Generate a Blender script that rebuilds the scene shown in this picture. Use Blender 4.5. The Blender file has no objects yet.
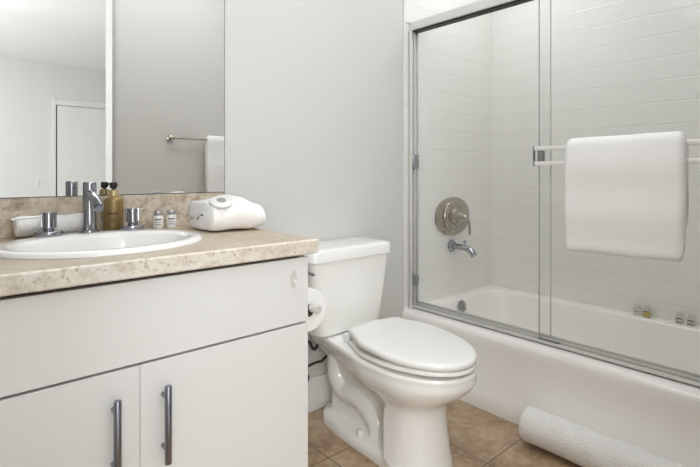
import bpy, bmesh, math, random
from mathutils import Vector, Matrix, noise
random.seed(7)
C = bpy.context.scene.collection
PI = math.pi

# ------------------------------------------------------------------ camera, world, lights, exposure
THETA = math.atan2(420, 477)
cam_d = bpy.data.cameras.new('camera')
cam_d.sensor_width = 36.0
cam_d.lens = 477 / 700 * 36.0
cam_d.shift_y = -(233.5 - 173.0) / 700
cam_d.clip_start = 0.02
cam = bpy.data.objects.new('camera', cam_d)
cam.location = (0, -1.681, 1.04)
cam.rotation_euler = (PI / 2, 0, -THETA)
C.objects.link(cam)
bpy.context.scene.camera = cam

w = bpy.data.worlds.new('world')
bpy.context.scene.world = w
w.use_nodes = True
w.node_tree.nodes['Background'].inputs[0].default_value = (0.9, 0.93, 1, 1)
w.node_tree.nodes['Background'].inputs[1].default_value = 0.6

def area(name, loc, rot, sx, sy, power, col=(.915, .943, .985)):
    l = bpy.data.lights.new(name, 'AREA')
    l.shape = 'RECTANGLE'; l.size = sx; l.size_y = sy; l.energy = power; l.color = col
    o = bpy.data.objects.new(name, l); o.location = loc; o.rotation_euler = rot
    C.objects.link(o); return o

area('bathroom_ceiling_light', (0.90, -0.95, 2.42), (0, 0, 0), 1.6, 0.95, 12)
area('shower_fill_light', (2.20, -0.45, 2.42), (0, 0, 0), 0.5, 0.5, 4.2)  # added fill that brightens the tub alcove, no fixture there
area('bedroom_ceiling_light', (0.3, -2.05, 2.41), (0, 0, 0), 2.2, 0.7, 13)
area('bedroom_fill_light', (-0.38, -3.1, 1.30), (PI / 2, 0, -math.radians(22)), 1.3, 1.7, 14.5)  # added fill panel standing free in the bedroom, kept out of mirror view
pl = bpy.data.lights.new('bedroom_ceiling_fill', 'POINT'); pl.energy = 84; pl.shadow_soft_size = 0.25; pl.color = (.915, .943, .985)  # added unseen point source that brightens the bedroom ceiling
plo = bpy.data.objects.new('bedroom_ceiling_fill', pl); plo.location = (-0.9, -3.5, 1.9); C.objects.link(plo)

sc = bpy.context.scene
sc.view_settings.view_transform = 'Standard'
sc.view_settings.look = 'None'
sc.view_settings.gamma = 1
sc.view_settings.use_curve_mapping = False
sc.view_settings.exposure = 0.23
sc.cycles.max_bounces = 14
sc.cycles.diffuse_bounces = 8
sc.cycles.glossy_bounces = 6
sc.cycles.transparent_max_bounces = 16
sc.cycles.use_denoising = True
sc.cycles.sample_clamp_indirect = 6
sc.cycles.caustics_reflective = False

# ------------------------------------------------------------------ materials
def lin(r, g, b):
    def f(c):
        c /= 255
        return c / 12.92 if c <= .04045 else ((c + .055) / 1.055) ** 2.4
    return (f(r), f(g), f(b), 1)

class NT:
    def __init__(s, name):
        s.m = bpy.data.materials.new(name); s.m.use_nodes = True
        s.t = s.m.node_tree; s.b = s.t.nodes['Principled BSDF']; s.out = s.t.nodes['Material Output']
    def n(s, typ, **kw):
        x = s.t.nodes.new(typ)
        for k, v in kw.items(): setattr(x, k, v)
        return x
    def l(s, a, b): s.t.links.new(a, b)
    def coords(s, scale=(1, 1, 1), loc=(0, 0, 0), rot=(0, 0, 0)):
        tc = s.n('ShaderNodeTexCoord'); mp = s.n('ShaderNodeMapping')
        mp.inputs['Scale'].default_value = scale; mp.inputs['Location'].default_value = loc
        mp.inputs['Rotation'].default_value = rot
        s.l(tc.outputs['Object'], mp.inputs[0]); return mp.outputs[0]
    def noise(s, co, scale, detail=4, rough=.5):
        x = s.n('ShaderNodeTexNoise'); x.inputs['Scale'].default_value = scale
        x.inputs['Detail'].default_value = detail; x.inputs['Roughness'].default_value = rough
        s.l(co, x.inputs['Vector']); return x.outputs['Fac']
    def ramp(s, fac, stops):
        r = s.n('ShaderNodeValToRGB'); e = r.color_ramp.elements
        while len(e) < len(stops): e.new(.5)
        for k, (p, c) in enumerate(stops): e[k].position = p; e[k].color = c
        s.l(fac, r.inputs[0]); return r.outputs[0]
    def mix(s, f, a, b, mode='MIX'):
        x = s.n('ShaderNodeMix', data_type='RGBA', blend_type=mode)
        for sock, v in ((x.inputs[0], f), (x.inputs[6], a), (x.inputs[7], b)):
            if hasattr(v, 'links'): s.l(v, sock)
            else: sock.default_value = v
        return x.outputs[2]
    def bump(s, h, strength=.3, dist=.01, normal=None):
        x = s.n('ShaderNodeBump'); x.inputs['Strength'].default_value = strength
        x.inputs['Distance'].default_value = dist; s.l(h, x.inputs['Height'])
        if normal is not None: s.l(normal, x.inputs['Normal'])
        return x.outputs[0]
    def set(s, **kw):
        for k, v in kw.items():
            sock = s.b.inputs[k.replace('_', ' ')]
            if hasattr(v, 'links'): s.l(v, sock)
            else: sock.default_value = v
        return s

def plain(name, col, rough=.4, metal=0, var=.03, bump=0, bscale=200, **kw):
    t = NT(name); co = t.coords()
    n = t.noise(co, 6, 3)
    a = tuple(c * (1 - var) for c in col[:3]) + (1,); b = tuple(min(1, c * (1 + var)) for c in col[:3]) + (1,)
    t.set(Base_Color=t.mix(n, a, b), Roughness=rough, Metallic=metal, **kw)
    if bump: t.set(Normal=t.bump(t.noise(co, bscale, 2), bump, .002))
    return t.m

M = {}
M['paint'] = plain('wall_paint', lin(204, 203, 199), .6, var=.006, bump=.06, bscale=300)
M['paint_far'] = plain('bedroom_paint', lin(216, 215, 212), .7, var=.006)
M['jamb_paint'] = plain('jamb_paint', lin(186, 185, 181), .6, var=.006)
M['paint_grey'] = plain('wall_paint_warm', lin(208, 206, 201), .7, var=.006, bump=.06, bscale=300)
M['carpet'] = plain('pale_carpet', lin(205, 204, 202), .95, bump=.4, bscale=300)
M['ceiling'] = plain('ceiling_paint', lin(240, 239, 237), .8, var=.005)
M['trim'] = plain('trim_paint', lin(224, 223, 220), .35, var=.005)
M['porcelain'] = plain('porcelain', lin(236, 235, 231), .09, var=.004)
M['seat'] = plain('seat_plastic', lin(232, 231, 227), .16, var=.004)
M['tub'] = plain('tub_enamel', lin(241, 238, 234), .16, var=.005)
M['laminate'] = plain('white_laminate', lin(221, 220, 217), .28, var=.006)
M['gap_shade'] = plain('cabinet_gap_shade', lin(34, 32, 30), .6)  # near black, paints shade into the gaps around the cabinet fronts
M['chrome'] = plain('chrome', lin(164, 166, 172), .07, 1)
M['steel'] = plain('satin_steel', lin(140, 141, 150), .27, 1, bump=.03, bscale=600)
M['nickel'] = plain('brushed_nickel', lin(176, 168, 156), .17, 1, bump=.03, bscale=500)
M['alu'] = plain('satin_aluminium', lin(226, 225, 221), .34, .4, bump=.02, bscale=400)
M['bracket'] = plain('grey_bracket', lin(150, 150, 146), .35, .5)
M['alu_bar'] = plain('polished_bar', lin(236, 235, 232), .25, .35)
M['alu_pale'] = plain('pale_aluminium', lin(226, 225, 221), .42, .35, var=.01)
M['dark'] = plain('dark_channel', lin(28, 26, 23), .5)
M['gold'] = plain('gold_plastic', lin(146, 122, 78), .36, .4)
M['gold_lid'] = plain('gold_collar', lin(206, 184, 138), .3, .6)
M['black'] = plain('black_plastic', lin(18, 17, 17), .3)
M['ink'] = plain('dark_ink', lin(45, 42, 40), .6)
M['grey_ink'] = plain('grey_ink', lin(150, 147, 143), .6)
M['label'] = plain('white_label', lin(236, 235, 230), .5)
M['bottle_white'] = plain('white_bottle', lin(226, 225, 221), .25)
M['cap_grey'] = plain('grey_cap', lin(176, 176, 175), .25, .4)
M['paper'] = plain('tissue_paper', lin(240, 239, 236), .9, bump=.2, bscale=150)
M['rubber'] = plain('braided_hose', lin(62, 56, 50), .38, .5, bump=.4, bscale=700)
M['soap'] = plain('soap_wrap', lin(226, 224, 220), .5)
M['card'] = plain('card_core', lin(120, 104, 86), .8)
M['plate'] = plain('plate_plastic', lin(224, 223, 220), .4)

def terry(name, col, scale, strength):
    t = NT(name); co = t.coords()
    v = t.n('ShaderNodeTexVoronoi'); v.inputs['Scale'].default_value = scale; t.l(co, v.inputs['Vector'])
    n = t.noise(co, scale * .8, 2)
    m = t.n('ShaderNodeMath', operation='ADD'); t.l(v.outputs['Distance'], m.inputs[0]); t.l(n, m.inputs[1])
    t.set(Base_Color=t.mix(n, tuple(c * .96 for c in col[:3]) + (1,), col), Roughness=.95,
          Sheen_Weight=.25, Normal=t.bump(m.outputs[0], strength, .004))
    return t.m
M['terry'] = terry('white_terry', lin(250, 249, 247), 420, .22)
M['terry_medium'] = terry('soft_terry', lin(250, 249, 247), 300, .45)
M['terry_coarse'] = terry('looped_terry', lin(250, 249, 246), 210, .9)

def tiles(name, w_, h_, off, axis, tile, grout, mortar, rough, bump):
    t = NT(name)
    rot = {'x': (PI / 2, 0, PI / 2), 'y': (PI / 2, 0, 0), 'z': (0, 0, 0)}[axis]
    tc = t.n('ShaderNodeTexCoord'); sep = t.n('ShaderNodeSeparateXYZ'); t.l(tc.outputs['Object'], sep.inputs[0])
    cb = t.n('ShaderNodeCombineXYZ')
    a, b = {'x': (1, 2), 'y': (0, 2), 'z': (0, 1)}[axis]
    for k, (i, o) in enumerate(((a, off[0]), (b, off[1]))):
        ad = t.n('ShaderNodeMath', operation='ADD'); ad.inputs[1].default_value = o
        t.l(sep.outputs[i], ad.inputs[0]); t.l(ad.outputs[0], cb.inputs[k])
    br = t.n('ShaderNodeTexBrick'); br.offset = 0; br.squash = 1
    br.inputs['Scale'].default_value = 1; br.inputs['Brick Width'].default_value = w_; br.inputs['Row Height'].default_value = h_
    br.inputs['Mortar Size'].default_value = mortar; br.inputs['Mortar Smooth'].default_value = .3
    br.inputs['Bias'].default_value = 0
    t.l(cb.outputs[0], br.inputs['Vector'])
    return t, br, cb.outputs[0], tc.outputs['Object']

def wall_tile(name, axis, ph, vw):
    """White 4 1/4 inch tile: cushioned edges on the rows, tighter joints between neighbours in a row."""
    t = NT(name); tc = t.n('ShaderNodeTexCoord'); sep = t.n('ShaderNodeSeparateXYZ'); t.l(tc.outputs['Object'], sep.inputs[0])
    def m(op, a, b=None):
        x = t.n('ShaderNodeMath', operation=op)
        for k, v in enumerate((a, b)):
            if v is None: continue
            if hasattr(v, 'links'): t.l(v, x.inputs[k])
            else: x.inputs[k].default_value = v
        return x.outputs[0]
    def joint(sock, off, w):
        f = m('FRACT', m('DIVIDE', m('ADD', sock, off), .1085))
        d = m('MULTIPLY', m('SUBTRACT', .5, m('ABSOLUTE', m('SUBTRACT', f, .5))), .1085)
        r = t.n('ShaderNodeMapRange', interpolation_type='SMOOTHSTEP'); r.inputs[1].default_value = .0006; r.inputs[2].default_value = w
        r.inputs[3].default_value = 1; r.inputs[4].default_value = 0; t.l(d, r.inputs[0]); return r.outputs[0]
    h = joint(sep.outputs[2], .0265 + 1.085, .0042)
    v = m('MULTIPLY', joint(sep.outputs[1 if axis == 'x' else 0], ph, .0026), vw)
    j = m('MAXIMUM', h, v)
    t.set(Base_Color=t.mix(j, lin(228, 227, 223), lin(223, 221, 217)), Roughness=.13, Normal=t.bump(m('SUBTRACT', 1, j), .42, .0018))
    return t.m
M['tile_x'] = wall_tile('shower_tile_long', 'x', .03 + 10.85, .12)
M['tile_y'] = wall_tile('shower_tile_end', 'y', 10.85 - 1.848, .3)

t, br, uv, co = tiles('floor_tile', .406, .401, (-1.092 + .406 * 4, .322 + .401 * 20), 'z', 0, 0, .0028, .4, .3)
br.inputs['Color1'].default_value = (.42, .42, .42, 1); br.inputs['Color2'].default_value = (.6, .6, .6, 1)
n1 = t.noise(co, 7, 6, .62); n2 = t.noise(co, 34, 5, .6)
stone = t.ramp(n1, [(.30, lin(122, 98, 74)), (.48, lin(160, 134, 106)), (.62, lin(182, 158, 130)), (.78, lin(148, 120, 92))])
stone = t.mix(t.ramp(n2, [(.45, (0, 0, 0, 1)), (.75, (.55, .55, .55, 1))]), stone, lin(202, 182, 156))
stone = t.mix(.25, stone, br.outputs['Color'], 'OVERLAY')
col = t.mix(br.outputs['Fac'], stone, lin(112, 94, 76))
t.set(Base_Color=col, Roughness=.38)
inv = t.n('ShaderNodeMath', operation='SUBTRACT'); inv.inputs[0].default_value = 1; t.l(br.outputs['Fac'], inv.inputs[1])
t.set(Normal=t.bump(inv.outputs[0], .5, .002, t.bump(n2, .12, .003)))
M['floor'] = t.m

def limestone(name, cols, pit, sc_=22):
    t = NT(name); co = t.coords()
    n1 = t.noise(co, sc_, 8, .68); n2 = t.noise(co, 90, 4, .6); n3 = t.noise(co, 4, 3)
    c = t.ramp(n1, [(.36, cols[0]), (.48, cols[1]), (.58, cols[2]), (.70, cols[1])])
    c = t.mix(t.ramp(n3, [(.4, (0, 0, 0, 1)), (.7, (.35, .35, .35, 1))]), c, cols[3])
    pits = t.ramp(n2, [(.56, (0, 0, 0, 1)), (.70, (1, 1, 1, 1))])
    c = t.mix(pits, c, cols[4])
    inv = t.n('ShaderNodeMath', operation='SUBTRACT'); inv.inputs[0].default_value = 1; t.l(pits, inv.inputs[1])
    t.set(Base_Color=c, Roughness=.42, Normal=t.bump(inv.outputs[0], pit, .003))
    return t.m
M['stone'] = limestone('limestone', [lin(178, 163, 143), lin(192, 178, 158), lin(201, 189, 171), lin(187, 168, 143), lin(183, 168, 148)], .1, 12)
M['stone_edge'] = limestone('limestone_rough_edge', [lin(198, 187, 172), lin(215, 206, 193), lin(225, 218, 207), lin(209, 195, 176), lin(186, 171, 152)], .5, 34)
M['stone_splash'] = limestone('limestone_splash', [lin(148, 133, 115), lin(188, 174, 156), lin(212, 203, 189), lin(174, 153, 129), lin(158, 142, 123)], .2)

t = NT('mirror_glass'); t.set(Base_Color=(.93, .935, .935, 1), Metallic=1, Roughness=.0)
M['mirror'] = t.m
M['mirror_edge'] = plain('mirror_edge', lin(90, 92, 92), .3, .4)

def thin_glass(name, tint, refl_scale=1.0, haze=0):
    t = NT(name); t.t.nodes.remove(t.b)
    tr = t.n('ShaderNodeBsdfTransparent'); tr.inputs[0].default_value = tint
    gl = t.n('ShaderNodeBsdfGlossy'); gl.inputs['Roughness'].default_value = .01; gl.inputs[0].default_value = (.95, .95, .95, 1)
    fr = t.n('ShaderNodeFresnel'); fr.inputs[0].default_value = 1.45
    ge = t.n('ShaderNodeNewGeometry'); fm = t.n('ShaderNodeMath', operation='MULTIPLY'); fi = t.n('ShaderNodeMath', operation='SUBTRACT'); fi.inputs[0].default_value = 1
    t.l(ge.outputs['Backfacing'], fi.inputs[1]); t.l(fr.outputs[0], fm.inputs[0]); t.l(fi.outputs[0], fm.inputs[1])
    mx = t.n('ShaderNodeMixShader'); t.l(fm.outputs[0], mx.inputs[0]); t.l(tr.outputs[0], mx.inputs[1]); t.l(gl.outputs[0], mx.inputs[2])
    s = mx.outputs[0]
    if haze:
        df = t.n('ShaderNodeBsdfDiffuse'); df.inputs[0].default_value = (.8, .8, .78, 1)
        m2 = t.n('ShaderNodeMixShader'); m2.inputs[0].default_value = haze
        t.l(s, m2.inputs[1]); t.l(df.outputs[0], m2.inputs[2]); s = m2.outputs[0]
    t.l(s, t.out.inputs[0]); return t.m
M['glass'] = thin_glass('shower_glass', (.996, .998, .996, 1), haze=.02)
M['vial'] = thin_glass('vial_glass', (.93, .93, .91, 1), haze=.12)
M['glass_edge'] = plain('glass_edge', lin(196, 200, 196), .2)
t = NT('amber_gel'); t.set(Base_Color=lin(184, 166, 26), Roughness=.15); M['amber'] = t.m
t = NT('window_blind'); co = t.coords()
wv = t.n('ShaderNodeTexWave', wave_type='BANDS', bands_direction='Z'); wv.inputs['Scale'].default_value = 6; t.l(co, wv.inputs[0])
t.set(Base_Color=t.mix(wv.outputs['Fac'], lin(224, 223, 219), lin(227, 226, 222)), Roughness=.7, Normal=t.bump(wv.outputs['Fac'], .04, .01)); M['blind'] = t.m

# ------------------------------------------------------------------ mesh helpers
def box(bm, x0, x1, y0, y1, z0, z1, bev=0, seg=2):
    x0, x1 = sorted((x0, x1)); y0, y1 = sorted((y0, y1)); z0, z1 = sorted((z0, z1))
    v = [bm.verts.new((x, y, z)) for x in (x0, x1) for y in (y0, y1) for z in (z0, z1)]
    fs = [bm.faces.new([v[i] for i in q]) for q in ((0, 1, 3, 2), (4, 6, 7, 5), (0, 4, 5, 1), (2, 3, 7, 6), (0, 2, 6, 4), (1, 5, 7, 3))]
    if bev:
        es = list({e for f in fs for e in f.edges})
        bmesh.ops.bevel(bm, geom=es, offset=bev, segments=seg, profile=.5, affect='EDGES')

def loft(bm, rings, cap=(True, True), closed=True):
    R = [[bm.verts.new(p) for p in r] for r in rings]
    n = len(R[0])
    for a, b in zip(R, R[1:]):
        for i in range(n if closed else n - 1):
            j = (i + 1) % n
            bm.faces.new((a[i], a[j], b[j], b[i]))
    if cap[0]: bm.faces.new(list(reversed(R[0])))
    if cap[1]: bm.faces.new(R[-1])
    return R

def lathe(bm, prof, c, axis=(0, 0, 1), n=32, sx=1, sy=1, cap=(True, True)):
    q = Vector((0, 0, 1)).rotation_difference(Vector(axis).normalized())
    c = Vector(c)
    rings = [[c + q @ Vector((sx * r * math.cos(2 * PI * k / n), sy * r * math.sin(2 * PI * k / n), h)) for k in range(n)] for r, h in prof]
    loft(bm, rings, cap)

def smooth_path(pts, per=8):
    P = [Vector(p) for p in pts]
    P = [P[0] * 2 - P[1]] + P + [P[-1] * 2 - P[-2]]
    out = []
    for i in range(1, len(P) - 2):
        a, b, c, d = P[i - 1:i + 3]
        for k in range(per):
            s = k / per
            out.append(.5 * ((2 * b) + (c - a) * s + (2 * a - 5 * b + 4 * c - d) * s * s + (3 * b - a - 3 * c + d) * s ** 3))
    out.append(P[-2]); return out

def tube(bm, pts, r, n=14, smooth=True, per=8):
    P = smooth_path(pts, per) if smooth else [Vector(p) for p in pts]
    rr = r if callable(r) else (lambda s: r)
    up = None; rings = []
    for i, p in enumerate(P):
        d = (P[min(i + 1, len(P) - 1)] - P[max(i - 1, 0)]).normalized()
        if up is None:
            up = d.orthogonal().normalized()
        up = (up - d * up.dot(d)).normalized(); sd = d.cross(up)
        q = rr(i / (len(P) - 1))
        rings.append([p + up * q * math.cos(2 * PI * k / n) + sd * q * math.sin(2 * PI * k / n) for k in range(n)])
    loft(bm, rings)

def rrect(x0, x1, y0, y1, r, z, n=6):
    out = []
    for cx, cy, a0 in ((x1 - r, y1 - r, 0), (x0 + r, y1 - r, PI / 2), (x0 + r, y0 + r, PI), (x1 - r, y0 + r, 3 * PI / 2)):
        for k in range(n + 1):
            a = a0 + PI / 2 * k / n
            out.append((cx + r * math.cos(a), cy + r * math.sin(a), z))
    return out

def strip(bm, path, thick, mapf, l0, l1, nseg, wob=.003, seed=0, fscale=9):
    """A thick cloth strip: a 2D path given thickness, extruded from l0 to l1; mapf(a, b, l) gives the 3D point."""
    P = [Vector((a, b)) for a, b in path]; L, R = [], []
    for i, p in enumerate(P):
        d = (P[min(i + 1, len(P) - 1)] - P[max(i - 1, 0)]).normalized(); nn = Vector((-d.y, d.x))
        L.append(p + nn * thick / 2); R.append(p - nn * thick / 2)
    d0 = (P[0] - P[1]).normalized(); d1 = (P[-1] - P[-2]).normalized()
    ring = L + [P[-1] + d1 * thick * .4] + list(reversed(R)) + [P[0] + d0 * thick * .4]
    cen = sum(ring, Vector((0, 0))) / len(ring)
    rings = []
    for k in range(nseg + 1):
        s = k / nseg; l = l0 + (l1 - l0) * s
        rg = []
        e = min(s, 1 - s) * abs(l1 - l0)
        for i, q in enumerate(ring):
            src = P[min(i, len(P) - 1)] if i <= len(P) else P[max(0, len(P) * 2 - i)] if i < len(ring) - 1 else P[0]
            sh = 1 - max(0, 1 - e / (thick * .45)) ** 2 * .42
            q2 = src + (q - src) * sh
            v = Vector(mapf(q2.x, q2.y, l))
            nz = Vector((noise.noise(v * fscale + Vector((seed, 0, 0))), noise.noise(v * fscale + Vector((0, seed + 9, 0))), noise.noise(v * fscale + Vector((0, 0, seed + 21)))))
            rg.append(v + nz * wob)
        rings.append(rg)
    loft(bm, rings)

def link(name, bm, mat, parent=None, smooth=True, ang=40, bev=0, subsurf=0, origin=None):
    bmesh.ops.recalc_face_normals(bm, faces=bm.faces[:])
    me = bpy.data.meshes.new(name)
    if parent is not None: off = Vector(parent['_w'])
    elif origin is not None: off = Vector(origin)
    else: off = Vector((0, 0, 0))
    if off.length: bmesh.ops.translate(bm, verts=bm.verts[:], vec=-off)
    bm.to_mesh(me); bm.free()
    for m in (mat if isinstance(mat, (list, tuple)) else [mat]): me.materials.append(M[m])
    if smooth:
        me.polygons.foreach_set('use_smooth', [True] * len(me.polygons))
        if not subsurf: me.set_sharp_from_angle(angle=math.radians(ang))
    o = bpy.data.objects.new(name, me); C.objects.link(o)
    if parent is not None:
        o.parent = parent
        o['_w'] = parent['_w']
    else:
        o.location = off; o['_w'] = tuple(off)
    if bev:
        b = o.modifiers.new('bevel', 'BEVEL'); b.width = bev; b.segments = 3; b.limit_method = 'ANGLE'; b.angle_limit = math.radians(40)
        b.harden_normals = True
    if subsurf:
        s = o.modifiers.new('subsurf', 'SUBSURF'); s.levels = s.render_levels = subsurf
    return o

def tag(o, label, cat, group=None):
    o['label'] = label; o['category'] = cat
    if group: o['group'] = group
    return o

def thing(name, loc, label, cat, group=None):
    o = bpy.data.objects.new(name, None); o.location = loc; o['_w'] = tuple(loc); o.empty_display_size = .05
    C.objects.link(o); return tag(o, label, cat, group)

def struct(name, bm, mat, **kw):
    o = link(name, bm, mat, **kw); o['kind'] = 'structure'; return o

def new(): return bmesh.new()
def B(*a, **k):
    bm = new(); box(bm, *a, **k); return bm

# ------------------------------------------------------------------ setting
XL, XR = -0.125, 2.662          # side walls of the bathroom
YF = -1.535                     # wall facing the mirror
ZC = 2.44
FARY = -5.43
struct('floor', B(-2.2, 3.6, YF - .12, .1, -.1, 0), 'floor', smooth=False)
struct('floor_bedroom', B(-2.2, 3.6, FARY - .1, YF - .12, -.1, 0), 'carpet', smooth=False)
struct('ceiling', B(-2.2, 3.6, FARY - .1, .1, ZC, ZC + .1), 'ceiling', smooth=False)
struct('wall_back', B(-2.2, 3.6, 0, .1, 0, ZC), 'paint', smooth=False)
struct('wall_left', B(XL - .1, XL, YF - .12, 0, 0, ZC), 'paint', smooth=False)
struct('wall_right', B(XR, XR + .1, YF - .12, 0, 0, ZC), 'tile_x', smooth=False)
OPEN = .856
struct('wall_front', B(OPEN, XR + .1, YF - .12, YF, 0, ZC), 'paint_grey', smooth=False)
struct('wall_bedroom_near', B(-2.2, XL - .1, YF - .12, YF, 0, ZC), 'paint', smooth=False)
struct('wall_bedroom_near', B(XR + .1, 3.6, YF - .12, YF, 0, ZC), 'paint', smooth=False)
struct('wall_bedroom_far', B(-2.2, 3.6, FARY - .1, FARY, 0, ZC), 'paint_far', smooth=False)
struct('wall_bedroom_left', B(-2.3, -2.2, FARY, YF, 0, ZC), 'paint', smooth=False)
struct('wall_bedroom_right', B(3.6, 3.7, FARY, YF, 0, ZC), 'paint', smooth=False)
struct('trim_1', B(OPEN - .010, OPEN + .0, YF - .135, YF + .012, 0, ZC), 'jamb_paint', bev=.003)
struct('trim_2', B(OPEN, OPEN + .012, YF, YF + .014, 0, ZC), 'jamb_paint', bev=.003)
struct('baseboard_back', B(.80, 1.812, -.015, 0, 0, .145), 'trim', bev=.004)
struct('wall_back_tiled', B(1.848, XR, -.008, 0, .30, ZC), 'tile_y', bev=.003)
struct('wall_front_tiled', B(1.82, XR, YF, YF + .008, .30, ZC), 'tile_y', bev=.003)

# far window with its blind, seen in the mirror
wf = struct('window_1', B(1.17, 1.21, FARY, FARY + .03, .1, 1.99), 'trim', bev=.004)
for a in ((2.45, 2.49, FARY, FARY + .03, .1, 1.99), (1.21, 2.45, FARY, FARY + .03, 1.915, 1.99), (1.21, 2.45, FARY, FARY + .03, .1, .14)):
    o = link('window_frame', B(*a), 'trim', wf, bev=.004)
link('dark_reveal', B(1.205, 1.222, FARY, FARY + .012, .14, 1.915), 'rubber', wf)
bl = link('window_blind', B(1.225, 2.44, FARY + .005, FARY + .02, .16, 1.905), 'blind', origin=(1.8, FARY + .01, .16))
tag(bl, 'pale lowered window blind across the far bedroom, seen in the mirror', 'blind')
ot = thing('wall_outlet', (1.03, FARY, .90), 'small white outlet plate low on the far wall in the mirror', 'outlet')
link('cover_plate', B(.99, 1.07, FARY, FARY + .006, .86, .98, bev=.002), 'plate', ot)
link('socket', B(1.015, 1.045, FARY + .006, FARY + .009, .88, .915, bev=.001), 'paint', ot)
link('socket', B(1.015, 1.045, FARY + .006, FARY + .009, .925, .96, bev=.001), 'paint', ot)

# ------------------------------------------------------------------ vanity
VX0, VX1 = -.11, .804
VF = -.588
v = thing('vanity_cabinet', (.347, -.29, 0), 'white slab-front vanity cabinet beneath the stone countertop', 'cabinet')
bm = new()
box(bm, VX0, VX0 + .018, VF + .02, -.004, .10, .812)
box(bm, VX1 - .018, VX1, VF + .02, -.004, .0, .812)
box(bm, VX0, VX1 - .018, -.02, -.004, .1, .812)
box(bm, VX0, VX1 - .018, VF + .03, -.02, .1, .118)
link('carcass', bm, 'laminate', v)
link('gap_shade_panel', B(VX0 + .018, VX1 - .018, VF + .0205, VF + .026, .118, .812), 'gap_shade', v)  # dark sheet behind drawer and doors, stands in for shade in the gaps
link('toe_kick', B(VX0, VX1 - .018, VF + .07, VF + .085, 0, .1), 'laminate', v)
link('drawer_front', B(VX0 + .001, VX1, VF, VF + .02, .6225, .8035), 'laminate', v, bev=.0012)
def bar_handle(parent, x):
    h = link('handle', new_handle(x), 'steel', parent)
    return h
def new_handle(x):
    bm = new(); z0, z1 = .395, .567
    lathe(bm, [(.0070, 0), (.0077, .0009), (.0077, z1 - z0 - .0009), (.0070, z1 - z0)], (x, VF - .032, z0), n=20)
    for z in (z0 + .028, z1 - .028):
        lathe(bm, [(.0052, 0), (.0052, .032)], (x, VF - .032, z), axis=(0, 1, 0), n=14)
    return bm
d = link('door', B(VX0 + .001,   .3465, VF, VF + .02, .105, .6165), 'laminate', v, bev=.0012); bar_handle(d, .292)
d = link('door', B(.3474, VX1, VF, VF + .02, .105, .6165), 'laminate', v, bev=.0012); bar_handle(d, .397)

hk = thing('adhesive_hook', (.753, VF, .747), 'small clear adhesive hook on the upper right of the drawer front', 'hook')
bm = new(); lathe(bm, [(.0, -.0001), (.014, 0), (.015, .001), (.013, .0028), (.0, .003)], (.753, VF, .747), (0, -1, 0), n=24, sx=.75, sy=1.7, cap=(False, False)); link('backing', bm, 'vial', hk)
bm = new(); tube(bm, [(.753, VF - .002, .748), (.753, VF - .008, .738), (.753, VF - .012, .733), (.753, VF - .013, .742)], .0024, 8); link('hook_arm', bm, 'plate', hk)

# countertop with sink hole
CT = .854
SX, SY, SA, SB = .346, -.309, .252, .220
ct = thing('vanity_countertop', (.347, -.3, .814), 'beige limestone countertop with rough edge and low backsplash', 'countertop')
def ell(cx, cy, a, b, z, n=72): return [(cx + a * math.cos(2 * PI * k / n), cy + b * math.sin(2 * PI * k / n), z) for k in range(n)]
def rect_pts(x0, x1, y0, y1, z, n=72, cx=SX, cy=SY):
    out = []
    for k in range(n):
        a = 2 * PI * k / n; c, s = math.cos(a), math.sin(a)
        tx = ((x1 if c > 0 else x0) - cx) / c if abs(c) > 1e-9 else 1e9
        ty = ((y1 if s > 0 else y0) - cy) / s if abs(s) > 1e-9 else 1e9
        q = min(tx, ty); out.append([cx + c * q, cy + s * q, z])
    for X, Y in ((x0, y0), (x0, y1), (x1, y0), (x1, y1)):
        a = math.atan2(Y - cy, X - cx) % (2 * PI); k = round(a / (2 * PI) * n) % n
        out[k] = [X, Y, z]
    return [tuple(p) for p in out]
bm = new()
X0, X1, Y0, Y1 = VX0 - .002, .827, -.608, -.001
hole = (SX, SY, SA - .022, SB - .022)
R = loft(bm, [ell(*hole, CT), rect_pts(X0 + .004, X1 - .004, Y0 + .004, Y1, CT), rect_pts(X0, X1, Y0, Y1, CT - .004),
              rect_pts(X0, X1, Y0, Y1, CT - .037), rect_pts(X0 + .004, X1 - .004, Y0 + .004, Y1, CT - .0405), ell(*hole, CT - .0405)], (False, False))
n = len(R[0])
for i in range(n): bm.faces.new((R[-1][i], R[-1][(i + 1) % n], R[0][(i + 1) % n], R[0][i]))
o = link('slab', bm, ['stone', 'stone_edge'], ct, ang=25)
for p in o.data.polygons:
    if abs(p.normal.z) < .9: p.material_index = 1
link('backsplash', B(X0, .838, -.021, -.001, CT + .0003, .9665), 'stone_splash', ct, bev=.002)

# sink
sk = thing('sink', (SX, SY, .70), 'oval white drop-in porcelain sink in the stone countertop', 'sink')
bx, by, ba, bb = SX, -.334, .204, .154
bm = new()
rings = [ell(SX, SY, SA - .03, SB - .03, .835), ell(SX, SY, SA - .026, SB - .026, CT + .0006), ell(SX, SY, SA, SB, CT + .0006), ell(SX, SY, SA - .001, SB - .001, CT + .006),
         ell(SX, SY, SA - .008, SB - .008, CT + .011), ell(SX, SY, SA - .02, SB - .02, CT + .0125),
         ell(bx, by, ba + .014, bb + .014, CT + .0125), ell(bx, by, ba + .004, bb + .004, CT + .009), ell(bx, by, ba - .002, bb - .002, CT + .0)]
for s, dz in ((.97, .03), (.92, .06), (.83, .09), (.68, .115), (.48, .13), (.25, .137), (.09, .139)):
    rings.append(ell(bx, by, ba * s, bb * s, CT - dz))
loft(bm, rings, (False, True)); link('basin', bm, 'porcelain', sk, ang=70)
bm = new(); lathe(bm, [(.0, 0), (.021, 0), (.023, .002), (.019, .004), (.0, .0045)], (bx, by, CT - .1385), cap=(False, False)); link('drain', bm, 'chrome', sk)
RIM = CT + .0126

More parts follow.
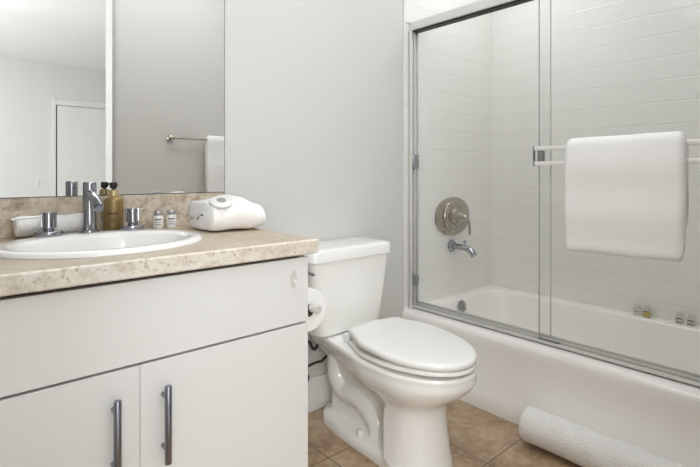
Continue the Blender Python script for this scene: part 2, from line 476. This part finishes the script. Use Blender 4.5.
# faucet and lever handles
FX, FY = .351, -.126
fc = thing('faucet', (FX, FY, RIM), 'cylindrical chrome sink faucet with stubby spout between the two handles', 'faucet')
bm = new(); lathe(bm, [(.0, .0), (.026, 0), (.027, .002), (.026, .006), (.021, .0075), (.0, .0075)], (FX, FY, RIM), cap=(False, False)); link('base_flange', bm, 'chrome', fc)
bm = new(); lathe(bm, [(.0185, .006), (.0185, .140), (.0178, .1455), (.0165, .147), (0, .147)], (FX, FY, RIM), n=40, cap=(True, False)); link('column', bm, 'chrome', fc)
bm = new()
tube(bm, [(FX, FY - .004, RIM + .116), (FX + .002, FY - .030, RIM + .106), (FX + .004, FY - .055, RIM + .092), (FX + .006, FY - .078, RIM + .075)], lambda s_: .0125 + .0015 * s_, 20)
sp = link('spout', bm, 'chrome', fc)
bm = new(); lathe(bm, [(.0118, 0), (.0118, .003), (.009, .0035)], (FX + .0063, FY - .0785, RIM + .0745), axis=(.05, -.8, -.6), n=20); link('aerator', bm, 'steel', sp)

def tap_handle(x, y, lever, label):
    t = thing('tap_handle', (x, y, RIM), label, 'faucet handle', 'chrome sink handles')
    bm = new(); lathe(bm, [(.0, 0), (.034, 0), (.0355, .002), (.0355, .010), (.034, .0125), (0, .0125)], (x, y, RIM), n=40, cap=(False, False)); link('base_flange', bm, 'chrome', t)
    bm = new(); lathe(bm, [(.013, .0125), (.013, .020)], (x, y, RIM), n=24); link('neck', bm, 'steel', t)
    bm = new(); N = 100; rings = []
    for r, h in ((.015, .0185), (.0195, .021), (.0195, .062), (.0182, .0645), (.0, .0645)):
        rings.append([(x + (r - (.003 if r > .016 and (k // 5) % 2 else 0)) * math.cos(2 * PI * k / N), y + (r - (.003 if r > .016 and (k // 5) % 2 else 0)) * math.sin(2 * PI * k / N), RIM + h) for k in range(N)])
    loft(bm, rings, (True, False)); link('fluted_knob', bm, 'chrome', t, ang=30)
    d = Vector(lever).normalized()
    bm = new(); a = Vector((x, y, RIM + .055)); tube(bm, [a + d * .012, a + d * .05, a + d * .086], .0031, 12); link('lever', bm, 'alu', t)
tap_handle(.247, -.135, (-1, -.06, -.06), 'left chrome sink handle, its thin lever pointing left')
tap_handle(.470, -.128, (.62, .75, .02), 'right chrome sink handle, beside the gold bottle')

# gold bottle and two white bottles
gx, gy = .434, -.060
gb = thing('soap_bottle', (gx, gy, CT + .0005), 'gold soap bottle with black pump, behind the faucet', 'bottle')
bm = new(); lathe(bm, [(.0, 0), (.027, 0), (.0288, .003), (.0288, .094), (.0275, .102), (.023, .109), (.016, .114), (.0135, .1155)], (gx, gy, CT + .0005), n=40, cap=(False, True)); gbb = link('bottle_body', bm, 'gold', gb)
bm = new(); lathe(bm, [(.0145, .1135), (.0155, .1145), (.0155, .131), (.014, .1325), (0, .1325)], (gx, gy, CT + .0005), n=32, cap=(True, False)); link('collar', bm, 'gold_lid', gb)
bm = new()
lathe(bm, [(.006, .132), (.006, .137), (.0105, .1375), (.011, .139), (.011, .1545), (.010, .156), (0, .156)], (gx, gy, CT + .0005), n=28, cap=(True, False))
tube(bm, [(gx, gy, CT + .150), (gx + .012, gy + .018, CT + .149), (gx + .016, gy + .024, CT + .146)], .0042, 10)
link('pump_head', bm, 'black', gb)
def curved_label(cx, cy, r, a0, a1, z0, z1, n=10, e=.0006):
    bm = new(); rg = []
    for k in range(n + 1):
        a = a0 + (a1 - a0) * k / n; c, s = math.cos(a), math.sin(a)
        rg.append([(cx + (r) * c, cy + r * s, z0), (cx + (r + e) * c, cy + (r + e) * s, z0), (cx + (r + e) * c, cy + (r + e) * s, z1), (cx + r * c, cy + r * s, z1)])
    loft(bm, rg); return bm
def facing(x, y): return math.atan2(-1.681 - y, 0 - x)
fa = facing(gx, gy)
def ink_marks(parent, cx, cy, r, rows, mat='ink'):
    f = facing(cx, cy)
    for z, h, span, nlet in rows:
        bm = new()
        for k in range(nlet):
            a0 = f - span / 2 + span * k / nlet; a1 = a0 + span / nlet * .72
            b = curved_label(cx, cy, r, a0, a1, z, z + h, 2, .0005)
            me = bpy.data.meshes.new('tmp'); b.to_mesh(me); b.free(); bm.from_mesh(me); bpy.data.meshes.remove(me)
        link('lettering', bm, mat, parent, smooth=False)
ink_marks(gbb, gx, gy, .0289, [(CT + .058, .005, 1.0, 7), (CT + .040, .0018, .8, 9), (CT + .035, .0018, .6, 7)])

def white_bottle(x, y, label):
    b = thing('lotion_bottle', (x, y, CT + .0005), label, 'bottle', 'small white bottles by the sink')
    z = CT + .0005
    bm = new(); lathe(bm, [(.0, 0), (.0155, 0), (.0168, .002), (.0168, .040), (.015, .0435), (.010, .0455)], (x, y, z), n=32, cap=(False, True)); bd = link('bottle_body', bm, 'bottle_white', b)
    bm = new(); lathe(bm, [(.0135, .0452), (.0140, .046), (.0140, .0585), (.0132, .060), (0, .060)], (x, y, z), n=28, cap=(True, False)); link('cap', bm, 'cap_grey', b)
    ink_marks(bd, x, y, .0169, [(z + .029, .0045, 1.25, 7), (z + .021, .0016, 1.1, 9), (z + .013, .0022, 1.0, 8)])
white_bottle(.573, -.060, 'small white bottle with grey cap, nearer the right sink handle')
white_bottle(.617, -.060, 'small white bottle with grey cap, nearer the folded towel')

# folded towel, soap disc, rolled washcloth
zb = CT + .0012
path = []
for k in range(9): path.append((-.125 - .15 * k / 8, zb + .0185))
for k in range(1, 10):
    a = -PI / 2 + PI * k / 10
    path.append((-.275 - .028 * math.cos(a), zb + .0505 + .032 * math.sin(a)))
for k in range(9): path.append((-.275 + .145 * k / 8, zb + .0825 + .006 * math.sin(PI * k / 8)))
for k in range(1, 6):
    a = PI / 2 - PI * k / 6
    path.append((-.130 + .013 * math.cos(a), zb + .0675 + .015 * math.sin(a)))
for k in range(5): path.append((-.135 - .125 * k / 4, zb + .0515))
bm = new()
strip(bm, path, .0285, lambda a, b, l: (l - .012 * ((b - zb) / .1) * max(-.3, min(1, (l - .74) / .06)), a - .011 + .006 * math.sin(l * 30), zb + (b - zb) * (.93 + .15 * math.exp(-((l - .745) / .045) ** 2) - .10 * max(0, (l - .77) / .064) ** 2)), .643, .840, 26, .0055, 3, 17)
tw = link('folded_towel', bm, 'terry_medium', subsurf=1, origin=(.73, -.2, zb)); tag(tw, 'folded white washcloth towel on the counter, right of the sink', 'towel')
sd = thing('soap_disc', (.682, -.297, CT + .0915), 'round pale wrapped soap with grey mark resting on the folded towel', 'soap')
ax = (-.12, -.44, .89)
bm = new(); lathe(bm, [(0, 0), (.030, 0), (.0345, .003), (.0345, .007), (.030, .0105), (0, .0112)], (.682, -.297, CT + .0915), ax, n=32, cap=(False, False)); link('wrapper', bm, 'soap', sd)
bm = new(); lathe(bm, [(0, .0108), (.0145, .0109), (.0145, .0118), (0, .0118)], (.682, -.297, CT + .0915), ax, n=24, cap=(False, False)); link('round_sticker', bm, 'grey_ink', sd)

def spiral(r0, r1, turns, cx, cz, a0=0, n=20):
    N = int(turns * n); return [(cx + (r0 + (r1 - r0) * k / N) * math.cos(a0 + 2 * PI * turns * k / N), cz + (r0 + (r1 - r0) * k / N) * math.sin(a0 + 2 * PI * turns * k / N)) for k in range(N + 1)]
bm = new(); strip(bm, spiral(.008, .0300, 2.0, -.0615, CT + .0380, .5), .0116, lambda a, b, l: (l, a, b), .175, .352, 16, .0055, 5, 24)
wc = link('rolled_washcloth', bm, 'terry_medium', subsurf=1, origin=(.26, -.05, CT)); tag(wc, 'rolled white washcloth on the counter behind the left sink handle', 'towel')

# wall mirror
mr = thing('wall_mirror', (.363, 0, .967), 'large frameless wall mirror above the backsplash', 'mirror')
link('backing', B(VX0, .8405, -.006, -.0005, .9668, 1.98), 'mirror_edge', mr)
link('mirror_glass', B(VX0, .8375, -.008, -.005, .9695, 1.98), 'mirror', mr, smooth=False)

# towel rail and towel on the opposite wall (seen in the mirror)
rl = thing('towel_rail', (1.45, YF, 1.272), 'satin towel rail on the grey wall, reflected in the mirror', 'towel rail')
bm = new(); tube(bm, [(1.19, YF + .06, 1.272), (1.85 - .14, YF + .06, 1.272)], .008, 14, smooth=False); link('rail', bm, 'nickel', rl)
for x in (1.205, 1.695):
    bm = new(); lathe(bm, [(.022, 0), (.022, .006), (.011, .010), (.010, .05), (.013, .055), (.013, .068), (.008, .072)], (x, YF + .0005, 1.272), (0, 1, 0), n=24); link('post', bm, 'nickel', rl)
path = []
for k in range(14): path.append((YF + .060 + .021 + .004 * math.sin(k), .74 + (1.262 - .74) * k / 13))
for k in range(1, 8):
    a = PI * k / 8; path.append((YF + .060 + .021 * math.cos(a), 1.272 + .019 * math.sin(a)))
for k in range(12): path.append((YF + .060 - .021, 1.262 - .45 * k / 11))
bm = new(); strip(bm, path, .020, lambda a, b, l: (l, a, b), 1.435, 1.665, 14, .004, 8, 7)
ht = link('hanging_towel', bm, 'terry', subsurf=1, origin=(1.55, YF + .06, .74)); tag(ht, 'white towel hung on the satin wall rail, reflected in the mirror', 'towel')

# ------------------------------------------------------------------ toilet
TX = 1.306
to = thing('toilet', (TX, -.4, 0), 'white two-piece toilet with closed lid, between vanity and bathtub', 'toilet')
def pw(pairs, y):
    """Monotone cubic through (y, half width) pairs, y decreasing from back to front."""
    if y >= pairs[0][0]: return pairs[0][1]
    if y <= pairs[-1][0]: return pairs[-1][1]
    X = [-p[0] for p in pairs]; Y = [p[1] for p in pairs]; n = len(X)
    D = [(Y[i + 1] - Y[i]) / (X[i + 1] - X[i]) for i in range(n - 1)]
    T = [0.0] + [0 if D[i - 1] * D[i] <= 0 else 2 * D[i - 1] * D[i] / (D[i - 1] + D[i]) for i in range(1, n - 1)] + [0.0]
    x = -y
    for i in range(n - 1):
        if x <= X[i + 1]:
            h = X[i + 1] - X[i]; q = (x - X[i]) / h
            return (2 * q ** 3 - 3 * q * q + 1) * Y[i] + (q ** 3 - 2 * q * q + q) * h * T[i] + (3 * q * q - 2 * q ** 3) * Y[i + 1] + (q ** 3 - q * q) * h * T[i + 1]
def body_ring(z, yb, yf, pairs, r0, r1, n=64):
    left, right = [], []
    for i in range(n + 1):
        s = (1 - math.cos(PI * i / n)) / 2
        y = yb + (yf - yb) * s
        W = pw(pairs, y); e = 1
        if yb - y < r0: e = math.sqrt(max(0, 1 - ((r0 - (yb - y)) / r0) ** 2))
        if y - yf < r1: e = min(e, math.sqrt(max(0, 1 - ((r1 - (y - yf)) / r1) ** 2)))
        left.append((TX - W * e, y, z)); right.append((TX + W * e, y, z))
    return right + left[-2:0:-1]
lv = [
    (.0005, -.068, -.684, [(-.09, .078), (-.26, .100), (-.46, .110), (-.56, .130)], .07, .130),
    (.008, -.066, -.685, [(-.09, .079), (-.26, .101), (-.46, .111), (-.56, .131)], .07, .131),
    (.036, -.068, -.681, [(-.09, .076), (-.26, .098), (-.46, .108), (-.56, .127)], .07, .128),
    (.043, -.073, -.680, [(-.09, .070), (-.26, .091), (-.46, .101), (-.54, .126)], .06, .127),
    (.046, -.10, -.679, [(-.09, .070), (-.485, .070), (-.512, .124)], .04, .126),
    (.054, -.105, -.678, [(-.1, .042), (-.488, .042), (-.508, .122)], .03, .125),
    (.12, -.105, -.668, [(-.1, .036), (-.488, .036), (-.507, .116)], .03, .118),
    (.20, -.105, -.662, [(-.1, .038), (-.480, .040), (-.502, .110)], .03, .114),
    (.245, -.10, -.674, [(-.1, .046), (-.44, .056), (-.500, .116)], .03, .125),
    (.275, -.09, -.710, [(-.1, .055), (-.36, .082), (-.485, .140)], .03, .150),
    (.305, -.06, -.750, [(-.06, .072), (-.32, .112), (-.47, .165)], .03, .185),
    (.335, -.04, -.775, [(-.03, .092), (-.30, .135), (-.47, .176)], .03, .215),
    (.360, -.03, -.779, [(-.01, .100), (-.30, .145), (-.47, .178)], .03, .23),
    (.376, -.03, -.781, [(-.01, .102), (-.30, .147), (-.47, .179)], .03, .235),
    (.383, -.033, -.777, [(-.01, .098), (-.30, .143), (-.47, .175)], .03, .232),
]
def densify(rings, start, per=4):
    out = [r for r in rings[:start]]
    for i in range(start, len(rings) - 2):
        P = rings[i - 1], rings[i], rings[i + 1], rings[i + 2]
        for k in range(per):
            q = k / per
            out.append([tuple(.5 * (2 * b + (c - a) * q + (2 * a - 5 * b + 4 * c - d) * q * q + (3 * b - a - 3 * c + d) * q ** 3) for a, b, c, d in zip(*pt)) for pt in zip(*P)])
    return out + rings[-2:]
bm = new(); loft(bm, densify([body_ring(*l) for l in lv], 6)); link('bowl', bm, 'porcelain', to, ang=55)
bm = new(); tube(bm, [(TX, -.150, .345), (TX, -.142, .27), (TX, -.150, .20), (TX, -.195, .150), (TX, -.265, .150), (TX, -.335, .130), (TX, -.385, .085), (TX, -.395, .04)], .047, 22, per=10)
for q in bm.verts:
    q.co.x = TX + (q.co.x - TX) * 1.42
link('trapway', bm, 'porcelain', to, ang=80)
for s in (-1, 1):
    bm = new(); lathe(bm, [(.013, 0), (.013, .012), (.010, .018), (.004, .021), (0, .0213)], (TX + s * .080, -.345, .0440), n=20, cap=(True, False)); link('bolt_cap', bm, 'plate', to)

def seat_ring(z, yb, yf, wb, wm, grow=0, r1=.26, r0=.022):
    return body_ring(z, yb + grow, yf - grow, [(yb, wb + grow), (-.47, wm + grow), (-.54, wm + grow)], r0, r1)
YB, YT = -.298, -.785
bm = new()
RT = math.radians(4.0)
def turn(p):
    px_, py_ = TX + .022, -.30
    x, y = p[0] + .022 - px_, p[1] - py_
    return (px_ + x * math.cos(RT) + y * math.sin(RT), py_ - x * math.sin(RT) + y * math.cos(RT), p[2])
def lid_ring(dz, grow):
    r = seat_ring(0, YB, YT, .126, .177, grow)
    out = []
    for x, y, z in r:
        s = (y - YB) / (YT - YB)
        out.append(turn((x, y, .4125 + dz + .014 * max(0, 1 - s * 1.1))))
    return out
def seat_at(z, grow):
    return [turn((x, y, z - .010 * max(0, 1 - (y - YB) / (YT - YB) * 1.3))) for x, y, _ in seat_ring(0, YB, YT, .126, .176, grow)]
o0 = [seat_at(.394, -.004), seat_at(.397, 0), seat_at(.406, 0), seat_at(.4085, -.002)]
loft(bm, o0); link('seat', bm, 'seat', to, ang=50)
bm = new()
R_ = [lid_ring(0, -.002), lid_ring(.0025, 0), lid_ring(.013, .001), lid_ring(.019, -.003), lid_ring(.0215, -.010), lid_ring(.0232, -.03)]
loft(bm, R_); link('seat_lid', bm, 'seat', to, ang=50)
for s in (-1, 1):
    bm = new(); box(bm, TX + s * .075 - .02, TX + s * .075 + .02, -.293, -.262, .3835, .415, bev=.006, seg=3); link('hinge', bm, 'seat', to)

def tank_ring(z, wx, y0, y1, r):
    return rrect(TX + .009 - wx, TX + .009 + wx, y0, y1, r, z, 6)
bm = new()
loft(bm, [tank_ring(.386, .150, -.190, -.035, .03), tank_ring(.392, .166, -.203, -.024, .035), tank_ring(.41, .172, -.207, -.022, .035), tank_ring(.55, .197, -.213, -.020, .035), tank_ring(.688, .214, -.218, -.018, .035)])
link('tank', bm, 'porcelain', to, ang=50)
bm = new()
loft(bm, [tank_ring(.6885, .217, -.221, -.014, .035), tank_ring(.692, .2245, -.229, -.010, .04), tank_ring(.728, .2245, -.229, -.010, .04), tank_ring(.736, .221, -.225, -.013, .04), tank_ring(.740, .211, -.215, -.02, .04), tank_ring(.7415, .187, -.19, -.04, .03)])
link('tank_lid', bm, 'porcelain', to, ang=50)
bm = new()
lathe(bm, [(.013, 0), (.013, .006), (.009, .010), (.008, .016)], (TX + .009 - .208, -.17, .658), (-1, 0, 0), n=20)
tube(bm, [(TX - .217, -.17, .658), (TX - .219, -.20, .657), (TX - .217, -.238, .654)], .0055, 10)
link('flush_lever', bm, 'chrome', to)

# water supply
sv = thing('shutoff_valve', (1.170, -.016, .19), 'small dark shutoff valve on the wall, half hidden by the vanity', 'valve')
bm = new(); lathe(bm, [(.02, 0), (.02, .004), (.008, .006), (.008, .05)], (1.170, -.016, .19), (0, -1, 0), n=18); link('pipe', bm, 'chrome', sv)
bm = new(); lathe(bm, [(.012, 0), (.017, .003), (.017, .016), (.012, .02)], (1.170, -.066, .19), (0, -1, 0), n=14, sx=.8, sy=1.2); link('knob', bm, 'rubber', sv)
bm = new(); tube(bm, [(1.170, -.055, .20), (1.150, -.07, .25), (1.135, -.08, .30), (1.148, -.09, .346), (1.170, -.10, .345), (1.185, -.10, .318), (1.205, -.095, .308), (1.235, -.075, .318), (1.265, -.05, .316), (1.32, -.040, .31), (1.40, -.035, .31)], .0065, 12)
o = link('supply_hose', bm, 'rubber', origin=(1.15, -.055, .2)); tag(o, 'upper dark braided hose dipping under the toilet tank', 'hose')
bm = new(); tube(bm, [(1.10, -.05, .235), (1.15, -.09, .243), (1.19, -.10, .252), (1.22, -.10, .252), (1.255, -.075, .238), (1.29, -.06, .245), (1.33, -.05, .25), (1.36, -.03, .25)], .0055, 12)
o = link('supply_hose', bm, 'rubber', origin=(1.10, -.05, .235)); tag(o, 'lower dark hose waving along the wall behind the toilet', 'hose')

# toilet paper
px, pz = .911, .612
th_ = thing('paper_holder', (VX1, -.33, pz), 'chrome toilet paper holder on the side of the vanity', 'paper holder')
bm = new(); lathe(bm, [(.022, 0), (.022, .005), (.018, .008)], (VX1 + .0003, -.325, pz), (1, 0, 0), n=24); link('mount', bm, 'chrome', th_)
bm = new(); tube(bm, [(VX1 + .006, -.325, pz), (px - .03, -.325, pz), (px - .006, -.329, pz), (px, -.345, pz), (px, -.40, pz), (px, -.478, pz)], .0075, 14); link('arm', bm, 'chrome', th_)
bm = new(); lathe(bm, [(.0075, 0), (.0125, .001), (.0135, .004), (.0135, .034), (.012, .037), (0, .0375)], (px, -.462, pz), (0, -1, 0), n=24, cap=(True, False)); link('end_knob', bm, 'alu', th_)
pr = thing('toilet_paper_roll', (px, -.40, pz - .058), 'white toilet paper roll hanging beside the vanity', 'toilet paper')
bm = new()
RR = .068; zc = pz - .0119
N = 48
rg = []
for r, y in ((.020, -.350), (RR - .002, -.350), (RR, -.352), (RR, -.448), (RR - .002, -.450), (.020, -.450)):
    rg.append([(px + r * math.cos(2 * PI * k / N), y, zc + r * math.sin(2 * PI * k / N)) for k in range(N)])
R = loft(bm, rg, (False, False)); link('tissue', bm, 'paper', pr)
bm = new(); rg = []
for r, y in ((.0202, -.351), (.0202, -.449), (.0192, -.449), (.0192, -.351)):
    rg.append([(px + r * math.cos(2 * PI * k / N), y, zc + r * math.sin(2 * PI * k / N)) for k in range(N)])
R = loft(bm, rg, (False, False))
for i in range(N): bm.faces.new((R[-1][i], R[-1][(i + 1) % N], R[0][(i + 1) % N], R[0][i]))
link('core', bm, 'card', pr)

# ------------------------------------------------------------------ bathtub
tb = thing('bathtub', (2.24, -.77, 0), 'white alcove bathtub with plain apron below the glass doors', 'bathtub')
x0, x1, y0, y1 = 1.82, XR - .001, YF + .001, -.001
bm = new()
def orr(i, z, r=.012, ix=None): return rrect(x0 + (i if ix is None else ix), x1, y0, y1, r, z, 8)
rings = [orr(0, .0005), orr(0, .075), orr(.0, .080, ix=.006), orr(0, .286, ix=.010), orr(0, .310, ix=.012), orr(0, .324, ix=.018), orr(0, .332, ix=.029), orr(0, .335, ix=.045)]
ix0, ix1, iy0, iy1 = 1.985, XR - .062, YF + .10, -.075
def irr(i, r, z): return rrect(ix0 + i, ix1 - i, iy0 + i, iy1 - i, r, z, 8)
rings += [irr(0, .11, .335), irr(.006, .108, .332), irr(.012, .105, .324), irr(.020, .10, .29), irr(.045, .10, .20), irr(.065, .10, .12), irr(.085, .10, .085), irr(.12, .09, .068), irr(.2, .06, .062)]
loft(bm, rings, (False, True)); link('tub_shell', bm, 'tub', tb, ang=60)
bm = new(); lathe(bm, [(0, 0), (.030, 0), (.033, .002), (.032, .007), (.022, .010), (0, .011)], (2.222, -.0975, .298), (0, -1, .2), n=32, cap=(False, False)); ov = link('overflow_plate', bm, 'chrome', tb)
bm = new(); lathe(bm, [(0, .010), (.006, .0102), (.006, .013), (0, .014)], (2.222, -.0985, .298), (0, -1, .2), n=12, cap=(False, False))
tube(bm, [(2.222, -.110, .300), (2.229, -.117, .290), (2.233, -.120, .283)], .003, 8)
link('trip_lever', bm, 'nickel', ov)

# shower valve and spout
vx, vz = 2.258, .791
sh = thing('shower_valve', (vx, -.008, vz), 'brushed nickel shower valve with wide oval plate and lever', 'shower valve')
bm = new(); N = 48; rg = []
def sup(a, b, p, y): return [(vx + a * math.copysign(abs(math.cos(2 * PI * k / N)) ** (2 / p), math.cos(2 * PI * k / N)), y, vz + b * math.copysign(abs(math.sin(2 * PI * k / N)) ** (2 / p), math.sin(2 * PI * k / N))) for k in range(N)]
loft(bm, [sup(.160, .108, 2.15, -.0085), sup(.162, .110, 2.15, -.012), sup(.156, .105, 2.15, -.017), sup(.12, .09, 2.1, -.020)]); link('cover_plate', bm, 'nickel', sh)
bm = new(); lathe(bm, [(.092, .010), (.094, .016), (.088, .024), (.072, .028), (.066, .026), (.05, .030), (.046, .042), (.036, .048), (.0, .05)], (vx, -.008, vz), (0, -1, 0), n=48, cap=(True, False)); link('escutcheon', bm, 'nickel', sh)
bm = new(); lathe(bm, [(.030, .045), (.026, .060), (.017, .080), (.014, .092), (.010, .098), (0, .099)], (vx, -.008, vz), (0, -1, 0), n=28, cap=(True, False))
tube(bm, [(vx, -.092, vz), (vx + .012, -.108, vz - .018), (vx + .018, -.113, vz - .055), (vx + .022, -.112, vz - .098)], lambda s: .010 - .003 * s, 14)
link('lever', bm, 'nickel', sh)
sx_, sz_ = 2.250, .622
st = thing('tub_spout', (sx_, -.008, sz_), 'chrome tub spout with diverter knob, under the shower valve', 'spout')
bm = new(); lathe(bm, [(.034, 0), (.036, .003), (.033, .010), (.022, .014), (.020, .016)], (sx_, -.0085, sz_), (0, -1, 0), n=32); link('flange', bm, 'chrome', st)
bm = new(); tube(bm, [(sx_, -.018, sz_), (sx_, -.06, sz_), (sx_ + .002, -.105, sz_ - .002), (sx_ + .004, -.138, sz_ - .016), (sx_ + .005, -.158, sz_ - .040)], lambda s: .0165 + .003 * max(0, (s - .5) * 2), 20); sb = link('spout_body', bm, 'chrome', st)
bm = new(); lathe(bm, [(.006, 0), (.005, .012), (.010, .016), (.0115, .022), (.009, .028), (0, .030)], (sx_ + .002, -.10, sz_ + .012), (0, 0, 1), n=20, cap=(True, False)); link('diverter_knob', bm, 'chrome', st)

# ------------------------------------------------------------------ sliding shower doors
DX = 1.890
fr = thing('shower_door_frame', (DX + .025, -.77, .336), 'satin metal shower door frame standing on the tub rim', 'door frame')
bm = new()
box(bm, DX - .004, DX + .050, YF + .010, -.009, 1.784, 1.829, bev=.004)
box(bm, DX - .030, DX - .004, -.0085, -.014, 1.824, 1.829, bev=.001)
hd = link('header', bm, 'alu_pale', fr)
link('header_channel', B(DX + .004, DX + .042, YF + .012, -.030, 1.7755, 1.784), 'dark', hd)
bm = new()
box(bm, DX - .002, DX + .005, YF + .010, -.009, .3362, .352, bev=.0015)
box(bm, DX - .002, DX + .052, YF + .010, -.009, .3362, .342, bev=.001)
box(bm, DX + .021, DX + .025, YF + .010, -.009, .341, .360, bev=.001)
box(bm, DX + .044, DX + .052, YF + .010, -.009, .341, .366, bev=.0015)
link('bottom_track', bm, 'alu', fr)
for ya, yb_ in ((-.0085, -.030), (YF + .009, YF + .030)):
    bm = new()
    box(bm, DX - .008, DX - .001, ya, yb_, .3366, 1.784, bev=.001)
    box(bm, DX + .014, DX + .020, ya, yb_, .3366, 1.784, bev=.001)
    box(bm, DX + .042, DX + .050, ya, yb_, .3366, 1.784, bev=.001)
    box(bm, DX - .008, DX + .050, ya, ya - .004 if ya > -.5 else ya + .004, .3366, 1.784)
    j = link('jamb', bm, 'alu', fr)
    if ya > -.5:
        for z0, z1 in ((1.065, 1.135), (.455, .51)):
            link('bumper', B(DX - .004, DX + .014, -.030, -.060, z0, z1, bev=.002), 'chrome', j)

XO, XI = DX + .013, DX + .033
gi = thing('sliding_door_panel', (XI, -.39, .35), 'inner frameless glass sliding panel, nearer the shower valve', 'glass door', 'sliding glass doors')
link('glass_pane', B(XI - .003, XI + .003, -.028, -.7495, .345, 1.780), 'glass', gi, smooth=False)
link('edge_strip', B(XI - .0032, XI + .0032, -.7495, -.752, .345, 1.780), 'glass_edge', gi, smooth=False)
go = thing('sliding_door_panel', (XO, -1.10, .35), 'outer frameless glass sliding panel carrying the double towel bar', 'glass door', 'sliding glass doors')
link('glass_pane', B(XO - .003, XO + .003, -.712, -1.508, .345, 1.780), 'glass', go, smooth=False)
link('edge_strip', B(XO - .0032, XO + .0032, -.712, -.7095, .345, 1.780), 'glass_edge', go, smooth=False)
link('bottom_guide', B(XO - .006, XO + .012, -.708, -.795, .349, .3535), 'steel', go)
bm = new()
BXC = 1.868
for z in (1.1405, 1.079):
    box(bm, BXC - .005, BXC + .005, -.706, -1.452, z - .0085, z + .0085, bev=.002)
tbar = link('towel_bar', bm, 'alu_bar', go)
bm = new()
for y in (-.707, -1.451):
    box(bm, BXC - .006, BXC + .006, y - .003, y + .003, 1.068, 1.151, bev=.001)
link('end_plate', bm, 'chrome', tbar)
for y in (-.728, -1.43):
    bm = new(); box(bm, BXC + .0055, XO - .0035, y - .011, y + .011, 1.087, 1.132, bev=.003); link('bracket', bm, 'bracket', tbar)

# towel on the bar
path = []
FXo = BXC - .021
ZT, ZB_ = 1.143, .748
for k in range(16): path.append((FXo - .003 + .003 * math.sin(k * .9), ZB_ + (ZT - ZB_) * k / 15))
for k in range(1, 8):
    a = PI - PI * k / 8; path.append((BXC + .021 * math.cos(a), ZT + .018 * math.sin(a)))
for k in range(12): path.append((BXC + .0215, ZT - .30 * k / 11))
bm = new()
strip(bm, path, .027, lambda a, b, l: (a - .004 * math.sin((l + .85) * 14), l, b + (.007 * (-l - .842) / .4 + (.010 * ((-l - .842) / .4 - .5) * 0)) + (-.014 * max(0, (1.0 - b) / .3) * 0)), -.843, -1.240, 20, .0035, 2, 8)
bt = link('bath_towel', bm, 'terry', subsurf=1, origin=(BXC, -1.04, .74)); tag(bt, 'thick white bath towel folded over the double bar of the shower door', 'towel')

# rolled bath mat on the floor
bm = new()
RC = (1.7435, .0715)
strip(bm, spiral(.010, .0615, 3.3, RC[0], RC[1], 2.2, 22), .0142, lambda a, b, l: (a, l, b), -.735, -1.36, 40, .0035, 4, 12)
rm = link('rolled_bath_mat', bm, 'terry_coarse', subsurf=1, origin=(RC[0], -1.05, 0)); tag(rm, 'rolled white terry bath mat on the floor along the tub apron', 'bath mat')

# small vials on the tub ledge
def vial(x, y, kind, label, group):
    z = .3357
    t = thing('toiletry_vial', (x, y, z), label, 'bottle', group)
    if True:
        am = kind == 'amber'
        bm = new(); box(bm, x - .0160, x + .0160, y - .0160, y + .0160, z, z + .038, bev=.003); link('bottle_body', bm, 'vial', t)
        if am:
            bm = new(); box(bm, x - .0148, x + .0148, y - .0148, y + .0148, z + .002, z + .027, bev=.002); link('gel', bm, 'amber', t)
        bm = new(); lathe(bm, [(.011, .038), (.0125, .0385), (.0125, .052), (.011, .053), (0, .053)], (x, y, z), n=24, cap=(True, False)); link('cap', bm, 'vial', t)
        rows = {'clear': [(.020, .023)], 'amber': [(.0275, .031)], 'ring': [(.008, .012), (.024, .029)]}[kind]
        for r0, r1 in rows:
            link('lettering', B(x - .0166, x - .0161, y - .012, y + .012, z + r0, z + r1), 'ink', t)
LX = XR - .030
vial(LX, -.848, 'clear', 'small clear vial on the far tub ledge, left of the amber one', 'vials on the tub ledge')
vial(LX, -.890, 'amber', 'small vial of amber yellow liquid on the far tub ledge', 'vials on the tub ledge')
vial(LX, -1.026, 'ring', 'small clear printed vial on the tub ledge, just right of the amber one', 'vials on the tub ledge')
vial(LX, -1.072, 'ring', 'rightmost small clear printed vial on the far tub ledge', 'vials on the tub ledge')

for o in bpy.data.objects:
    if '_w' in o: del o['_w']
